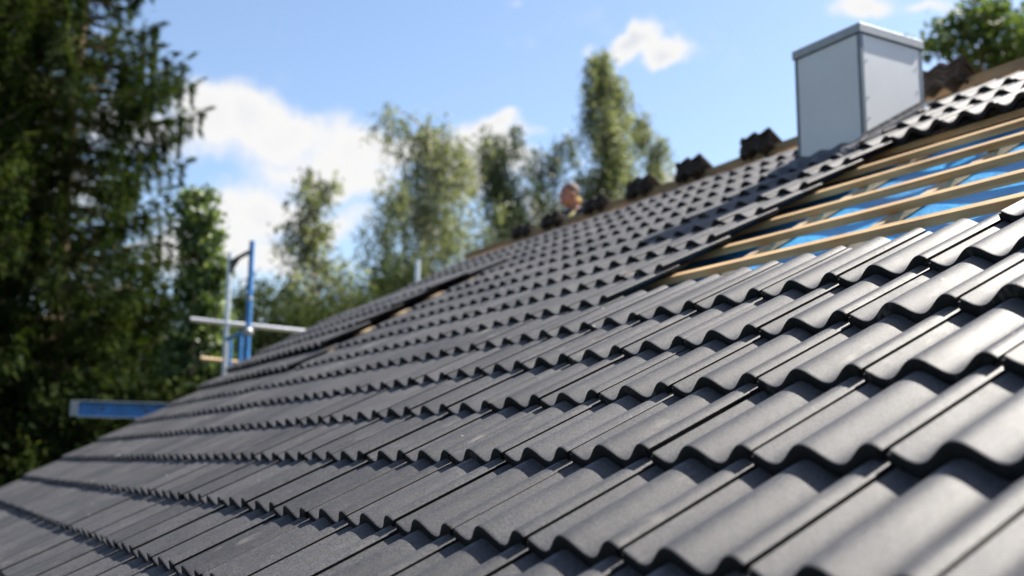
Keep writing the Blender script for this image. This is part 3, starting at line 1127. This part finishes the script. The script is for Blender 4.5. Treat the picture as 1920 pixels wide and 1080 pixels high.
def curve_pts(p0, p1, p2, n):
    t = np.linspace(0, 1, n)[:, None]
    return (1 - t) ** 2 * p0 + 2 * t * (1 - t) * p1 + t ** 2 * p2


def spruce(base, height, rad, label, group, seed, trunk_r=0.15, h0=0.6, dens=1.0, cap=9.0, prof=None):
    r = np.random.default_rng(seed)
    root = empty('spruce_tree', base, label, 'tree', group)
    base = np.array(base)
    tr = MB()
    tr.tube([Vector(base + np.array([0.05 * math.sin(i), 0.05 * math.cos(i * 1.3), height * i / 14])) for i in range(15)], [trunk_r * (1 - i / 14.5) ** 0.8 + 0.01 for i in range(15)], 12)
    limbs = tr
    cen, dr, LL, WW = [], [], [], []
    h = h0
    while h < height - 0.3:
        t = h / height
        reach = rad * (1 - t) ** 0.62 * (0.82 + 0.18 * math.sin(h * 2.1))
        reach = min(reach, cap)
        if prof:
            reach = float(np.interp(h, [q[0] for q in prof], [q[1] for q in prof])) * (0.94 + 0.10 * math.sin(h * 2.3))
        nb = r.integers(7, 10)
        a0 = r.uniform(0, 6.28)
        for k in range(nb):
            a = a0 + 6.283 * k / nb + r.normal(0, 0.2)
            L = reach * r.uniform(0.62, 1.10)
            out = np.array([math.cos(a), math.sin(a), 0])
            droop = -0.10 - 0.38 * (1 - t) + r.normal(0, 0.07)
            p0 = base + np.array([0, 0, h])
            p1 = p0 + out * L * 0.55 + np.array([0, 0, droop * L * 0.62])
            p2 = p0 + out * L + np.array([0, 0, droop * L * 0.50 + 0.27 * L])
            nn = max(4, int(L / 0.16))
            pts = curve_pts(p0, p1, p2, nn)
            if L > 0.7:
                limbs.tube([Vector(q) for q in pts[::2]], [0.035 * (1 - i / len(pts[::2])) + 0.006 for i in range(len(pts[::2]))], 5, cap=False)
            sdv = np.array([-out[1], out[0], 0])
            for i in range(1, nn):
                f = i / (nn - 1)
                if f < 0.34 and r.random() < 0.93:
                    continue
                wspan = (0.62 * (1 - f) ** 0.7 + 0.05) * min(1, L / 1.6)
                m_ = int(74 * dens)
                s = r.uniform(-1, 1, m_)
                hang = r.uniform(0.0, 0.75, m_) ** 1.8 * (0.4 + 0.6 * min(1, L / 2)) * (0.5 + f * 0.7)
                c = pts[i] + sdv * (s * wspan)[:, None] + out * (0.10 - 0.30 * np.abs(s) * wspan)[:, None]
                c[:, 2] -= hang * 0.6 + 0.15 * np.abs(s) * wspan
                dd = out * 0.75 + sdv * (s * 0.8)[:, None] + r.normal(0, 0.25, (m_, 3))
                dd[:, 2] -= 0.1 + 1.7 * hang
                cen.append(c)
                dr.append(dd)
                LL.append(r.uniform(0.10, 0.26, m_))
                WW.append(r.uniform(0.016, 0.036, m_))
            # upturned, pointed tip
            nt_ = int(34 * dens)
            q = r.uniform(0, 1, nt_)
            c = p2 + np.outer(q - 0.25, out * 0.42 + np.array([0, 0, 0.20])) + r.normal(0, 1, (nt_, 3)) * (0.085 * (1.05 - q))[:, None]
            cen.append(c)
            dr.append(np.tile(out + np.array([0, 0, 0.35]), (nt_, 1)) + r.normal(0, 0.35, (nt_, 3)))
            LL.append(r.uniform(0.10, 0.22, nt_))
            WW.append(r.uniform(0.016, 0.034, nt_))
        h += r.uniform(0.27, 0.42)
    limbs.build('trunk', M['bark'], root, smooth=True)
    quads_obj('crown', np.concatenate(cen), np.concatenate(dr), np.concatenate(LL), np.concatenate(WW), M['spruce'], root)
    return root


def weeping(kind, base, top_z, width, label, group, seed, mat, crown_from=0.35, nl=26, strands=9, slen=1.3, leaf=0.13, lean=(0, 0), topw=0.35, dens=1.0, widest=0.45, up=0.55):
    """A birch: ascending limbs from a leaning stem, and fine shoots hanging from them."""
    r = np.random.default_rng(seed)
    root = empty(kind, base, label, 'tree', group)
    base = np.array(base, float)
    H = top_z - base[2]
    top = base + np.array([lean[0], lean[1], H])
    ctrl = base + np.array([lean[0] * 0.25, lean[1] * 0.25, H * 0.55])
    stem = curve_pts(base, ctrl, top, 24)
    mb = MB()
    mb.tube([Vector(p) for p in stem], [0.16 * (1 - i / 25) + 0.012 for i in range(24)], 9)
    cen, dr, LL, WW = [], [], [], []
    for k in range(nl):
        t = crown_from + (0.98 - crown_from) * (k + r.uniform(0, 1)) / nl
        s = (t - crown_from) / (1 - crown_from)
        prof = (s / widest) ** 0.6 if s < widest else 1 - (1 - topw) * ((s - widest) / (1 - widest)) ** 1.1
        L = width / 2 * prof * r.uniform(0.55, 1.12)
        a = r.uniform(0, 6.283)
        out = np.array([math.cos(a), math.sin(a), 0])
        i = t * 23
        p0 = stem[int(i)] + (stem[min(23, int(i) + 1)] - stem[int(i)]) * (i % 1)
        p1 = p0 + out * L * 0.5 + np.array([0, 0, L * up])
        p2 = p0 + out * L + np.array([0, 0, L * up * 0.75])
        pts = curve_pts(p0, p1, p2, 9)
        mb.tube([Vector(q) for q in pts], [0.045 * (1 - j / 9) + 0.007 for j in range(9)], 5, cap=False)
        for j in range(int(strands * dens * (0.5 + L / width * 1.6))):
            f = r.uniform(0.12, 1.05)
            q = pts[min(8, int(f * 8))] + r.normal(0, 0.10 + 0.10 * L, 3)
            sl = slen * r.uniform(0.35, 1.15) * (0.55 + 0.45 * min(1, L))
            m_ = int(9 + sl * 10)
            u = np.sort(r.uniform(0, 1, m_))
            drift = out * r.uniform(0.0, 0.28) + r.normal(0, 0.10, 3)
            c = q + np.outer(u, drift * sl) + r.normal(0, 0.055 + 0.05 * sl, (m_, 3)) * np.array([1, 1, 0.6])
            c[:, 2] -= u * sl - 0.15
            cen.append(c)
            d_ = r.normal(0, 0.7, (m_, 3))
            d_[:, 2] -= 0.9
            dr.append(d_)
            LL.append(leaf * r.uniform(0.7, 1.4, m_))
            WW.append(leaf * r.uniform(0.45, 0.85, m_))
    mb.build('trunk', M['birchbark'], root, smooth=True)
    quads_obj('crown', np.concatenate(cen), np.concatenate(dr), np.concatenate(LL), np.concatenate(WW), mat, root)
    return root


def bushy(kind, base, blobs, n, leaf, mat, label, group, seed, trunk=None, bark='bark', cat=None, clump=0.35):
    """Leaves in clumps on the surfaces of several lobes; blobs = [(centre, radii)]."""
    r = np.random.default_rng(seed)
    root = empty(kind, base, label, cat or ('tree' if trunk else 'shrub'), group)
    mb = MB()
    base_v = Vector(base)
    vol = np.array([b[1][0] * b[1][1] + b[1][0] * b[1][2] for b in blobs])
    vol = vol / vol.sum()
    cen, dr = [], []
    for (c, rad), w in zip(blobs, vol):
        c = np.array(c)
        mb.tube([base_v + Vector(r.normal(0, .03, 3)) * Vector((1, 1, 0)).length * 0, base_v.lerp(Vector(c), 0.5) + Vector((r.normal(0, .1), r.normal(0, .1), 0)), Vector(c)],
                [trunk or 0.03, (trunk or 0.03) * 0.5, 0.012], 7, cap=False)
        nc = max(4, int(n * w / 26))
        v = unit(r.normal(size=(nc, 3)))
        rr = r.uniform(0.35, 1.08, nc) ** 0.6
        cc = c + v * np.array(rad) * rr[:, None]
        for q, vv in zip(cc, v):
            m_ = r.integers(16, 36)
            cen.append(q + r.normal(0, clump * min(rad), (m_, 3)) * np.array([1, 1, 0.7]))
            d_ = r.normal(0, 1, (m_, 3)) + vv * 0.6
            dr.append(d_)
    cen, dr = np.concatenate(cen), np.concatenate(dr)
    L = leaf * r.uniform(0.65, 1.4, len(cen))
    mb.build('trunk' if trunk else 'stem', M[bark], root, smooth=True)
    quads_obj('crown' if trunk else 'foliage', cen, dr, L, L * r.uniform(0.5, 0.9, len(cen)), mat, root)
    return root


def gnd(px, py, depth):
    p = at(px, py, depth)
    return (p.x, p.y, GROUND_Z)


SPR = 'dark spruces beside the house'
spruce(gnd(132, 300, 17.0), 20, 3.7, 'tall dark spruce with a moss tinged trunk and drooping branches, nearest the scaffold', SPR, 11, prof=((0, 2.2), (8, 2.05), (9.2, 1.9), (10.6, 1.9), (12, 1.75), (13.1, 1.25), (14, 0.98), (17, 0.5), (20, 0.1)))
spruce(gnd(-110, 300, 15.5), 20, 3.3, 'dark spruce cut off by the picture edge, in front of its taller neighbour', SPR, 12, dens=0.7, cap=1.6)
spruce(gnd(262, 300, 27.0), 11.0, 3.2, 'shorter dark spruce behind, filling the gap between the tall spruce and the ivy', SPR, 14, dens=0.5)
spruce(gnd(30, 300, 21.0), 19, 3.6, 'dark spruce half hidden behind the two front spruces', SPR, 13, dens=0.5, cap=2.2)

# ivy on an old stump
iv = gnd(385, 500, 14.6)
blobs = []
for py, px, wd in ((395, 372, 0.26), (440, 382, 0.30), (490, 386, 0.30), (540, 384, 0.31), (590, 380, 0.36), (640, 378, 0.42), (690, 372, 0.5), (750, 360, 0.55), (820, 360, 0.55), (900, 380, 0.5), (1000, 384, .5)):
    p = at(px, py, 14.6)
    blobs.append((tuple(p), (wd, wd, 0.34)))
bushy('ivy_covered_tree', iv, blobs, 22000, 0.08, M['ivy'], 'old tree stump wrapped all over in ivy, beside the scaffold', None, 21, trunk=0.2, cat='tree', clump=0.22)

# birches
BIR = 'birches behind the roof'
weeping('birch_tree', gnd(592, 500, 30), at(580, 312, 30).z, 3.4, 'small yellow green birch nearest the scaffold, with an upright tip', BIR, 31, M['birch'], nl=34, strands=22, slen=1.0, leaf=0.13, topw=0.2, crown_from=0.3, widest=0.3)
weeping('birch_tree', gnd(800, 500, 40), at(775, 212, 40).z, 5.6, 'broad pale birch with hanging shoots, behind the pale pole', BIR, 32, M['birch'], nl=38, strands=26, slen=1.7, leaf=0.15, topw=0.5, crown_from=0.42, widest=0.55)
weeping('birch_tree', gnd(722, 500, 46), at(715, 365, 46).z, 4.2, 'low dark birch between the small birch and the broad pale one', BIR, 33, M['birchdark'], nl=30, strands=12, slen=1.4, leaf=0.15, topw=0.5, crown_from=0.25, widest=0.4)
weeping('birch_tree', gnd(940, 500, 45), at(950, 236, 45).z, 4.5, 'dark thin birch with gaps through it, just before the worker', BIR, 34, M['birchdark'], nl=26, strands=24, slen=2.0, leaf=0.16, topw=0.4, crown_from=0.45, widest=0.5)
weeping('birch_tree', gnd(1040, 500, 47), at(1032, 240, 47).z, 2.8, 'narrow dark birch directly above the worker', BIR, 35, M['birchdark'], nl=30, strands=13, slen=1.8, leaf=0.15, topw=0.6, crown_from=0.5, widest=0.5)
weeping('birch_tree', gnd(1135, 500, 45), at(1122, 58, 45).z, 4.1, 'tallest birch, a slender grey green column with hanging shoots', BIR, 36, M['birch'], nl=48, strands=24, slen=2.2, leaf=0.16, topw=0.25, crown_from=0.45, widest=0.25)
weeping('birch_tree', gnd(1222, 500, 48), at(1224, 198, 48).z, 2.3, 'small pale birch standing just beyond the tallest one', BIR, 37, M['birch'], nl=20, strands=20, slen=1.5, leaf=0.15, topw=0.7, crown_from=0.55, widest=0.75)

# leafy tree behind the ridge, beside the chimney
tb = gnd(1860, 200, 19)
blobs = []
for px, py, rx, rz_ in ((1785, 90, 0.42, 0.4), (1830, 55, 0.45, 0.4), (1870, 35, 0.45, 0.36), (1815, 120, 0.4, 0.3), (1880, 95, 0.55, 0.5), (1940, 60, 0.6, 0.5), (1960, 120, 0.6, 0.5), (1760, 75, 0.22, 0.2), (2030, 60, 0.7, 0.6), (2010, 160, 0.7, 0.6)):
    p = at(px, py, 19)
    blobs.append(((p.x + random.uniform(-.4, .4), p.y + random.uniform(-.4, .4), p.z), (rx, rx, rz_)))
bushy('maple_tree', tb, blobs, 7000, 0.12, M['green'], 'bright green leafy tree behind the ridge beside the chimney', None, 41, trunk=0.2, clump=0.34)

# shrubs under and behind the spruces
SHR = 'shrubs under the trees'
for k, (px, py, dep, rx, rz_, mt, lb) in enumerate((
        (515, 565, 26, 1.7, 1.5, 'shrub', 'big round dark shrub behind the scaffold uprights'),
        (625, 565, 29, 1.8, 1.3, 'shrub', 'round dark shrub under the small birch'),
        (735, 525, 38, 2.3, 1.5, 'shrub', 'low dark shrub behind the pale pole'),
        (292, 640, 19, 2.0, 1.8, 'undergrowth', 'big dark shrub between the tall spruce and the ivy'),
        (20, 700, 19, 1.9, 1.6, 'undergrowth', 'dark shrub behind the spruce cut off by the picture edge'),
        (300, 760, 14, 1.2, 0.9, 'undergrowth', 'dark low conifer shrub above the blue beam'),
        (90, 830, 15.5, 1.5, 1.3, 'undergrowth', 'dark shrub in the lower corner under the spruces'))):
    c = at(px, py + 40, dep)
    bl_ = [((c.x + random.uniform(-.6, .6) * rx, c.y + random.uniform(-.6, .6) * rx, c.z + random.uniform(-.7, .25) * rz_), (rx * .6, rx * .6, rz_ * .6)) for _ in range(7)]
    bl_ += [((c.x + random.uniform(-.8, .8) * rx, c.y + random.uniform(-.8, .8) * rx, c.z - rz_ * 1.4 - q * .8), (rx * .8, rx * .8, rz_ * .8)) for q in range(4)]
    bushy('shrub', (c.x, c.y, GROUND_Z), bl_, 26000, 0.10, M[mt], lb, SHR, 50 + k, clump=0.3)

# far wood that closes the view all round, one mass
r = np.random.default_rng(77)
cen, dr = [], []
for k in range(700):
    a = r.uniform(0, 6.283)
    dist = r.uniform(54, 84)
    view = abs((a - math.atan2(0.494, -0.854) + math.pi) % (2 * math.pi) - math.pi) < 0.62
    hgt = r.uniform(6, 10.0) if view else r.uniform(7, 12)
    if -2.9 < a - 6.283 * (a > math.pi) < -0.1:          # garden side behind camera, unseen: added taller and nearer to darken tile fronts
        dist = r.uniform(30, 44)
        hgt = r.uniform(8, 12)
    x, y = math.cos(a) * dist, math.sin(a) * dist
    m_ = 600
    v = unit(r.normal(size=(m_, 3)))
    w_ = hgt * r.uniform(0.24, 0.36)
    c = np.array([x, y, GROUND_Z + hgt * 0.5]) + v * np.array([w_, w_, hgt * 0.5]) * r.uniform(0.5, 1.0, (m_, 1))
    cen.append(c)
    dr.append(r.normal(size=(m_, 3)))
cen, dr = np.concatenate(cen), np.concatenate(dr)
far = quads_obj('far_wood', cen, dr, 0.62, 0.4, M['shrub'])
tag(far, kind='stuff')
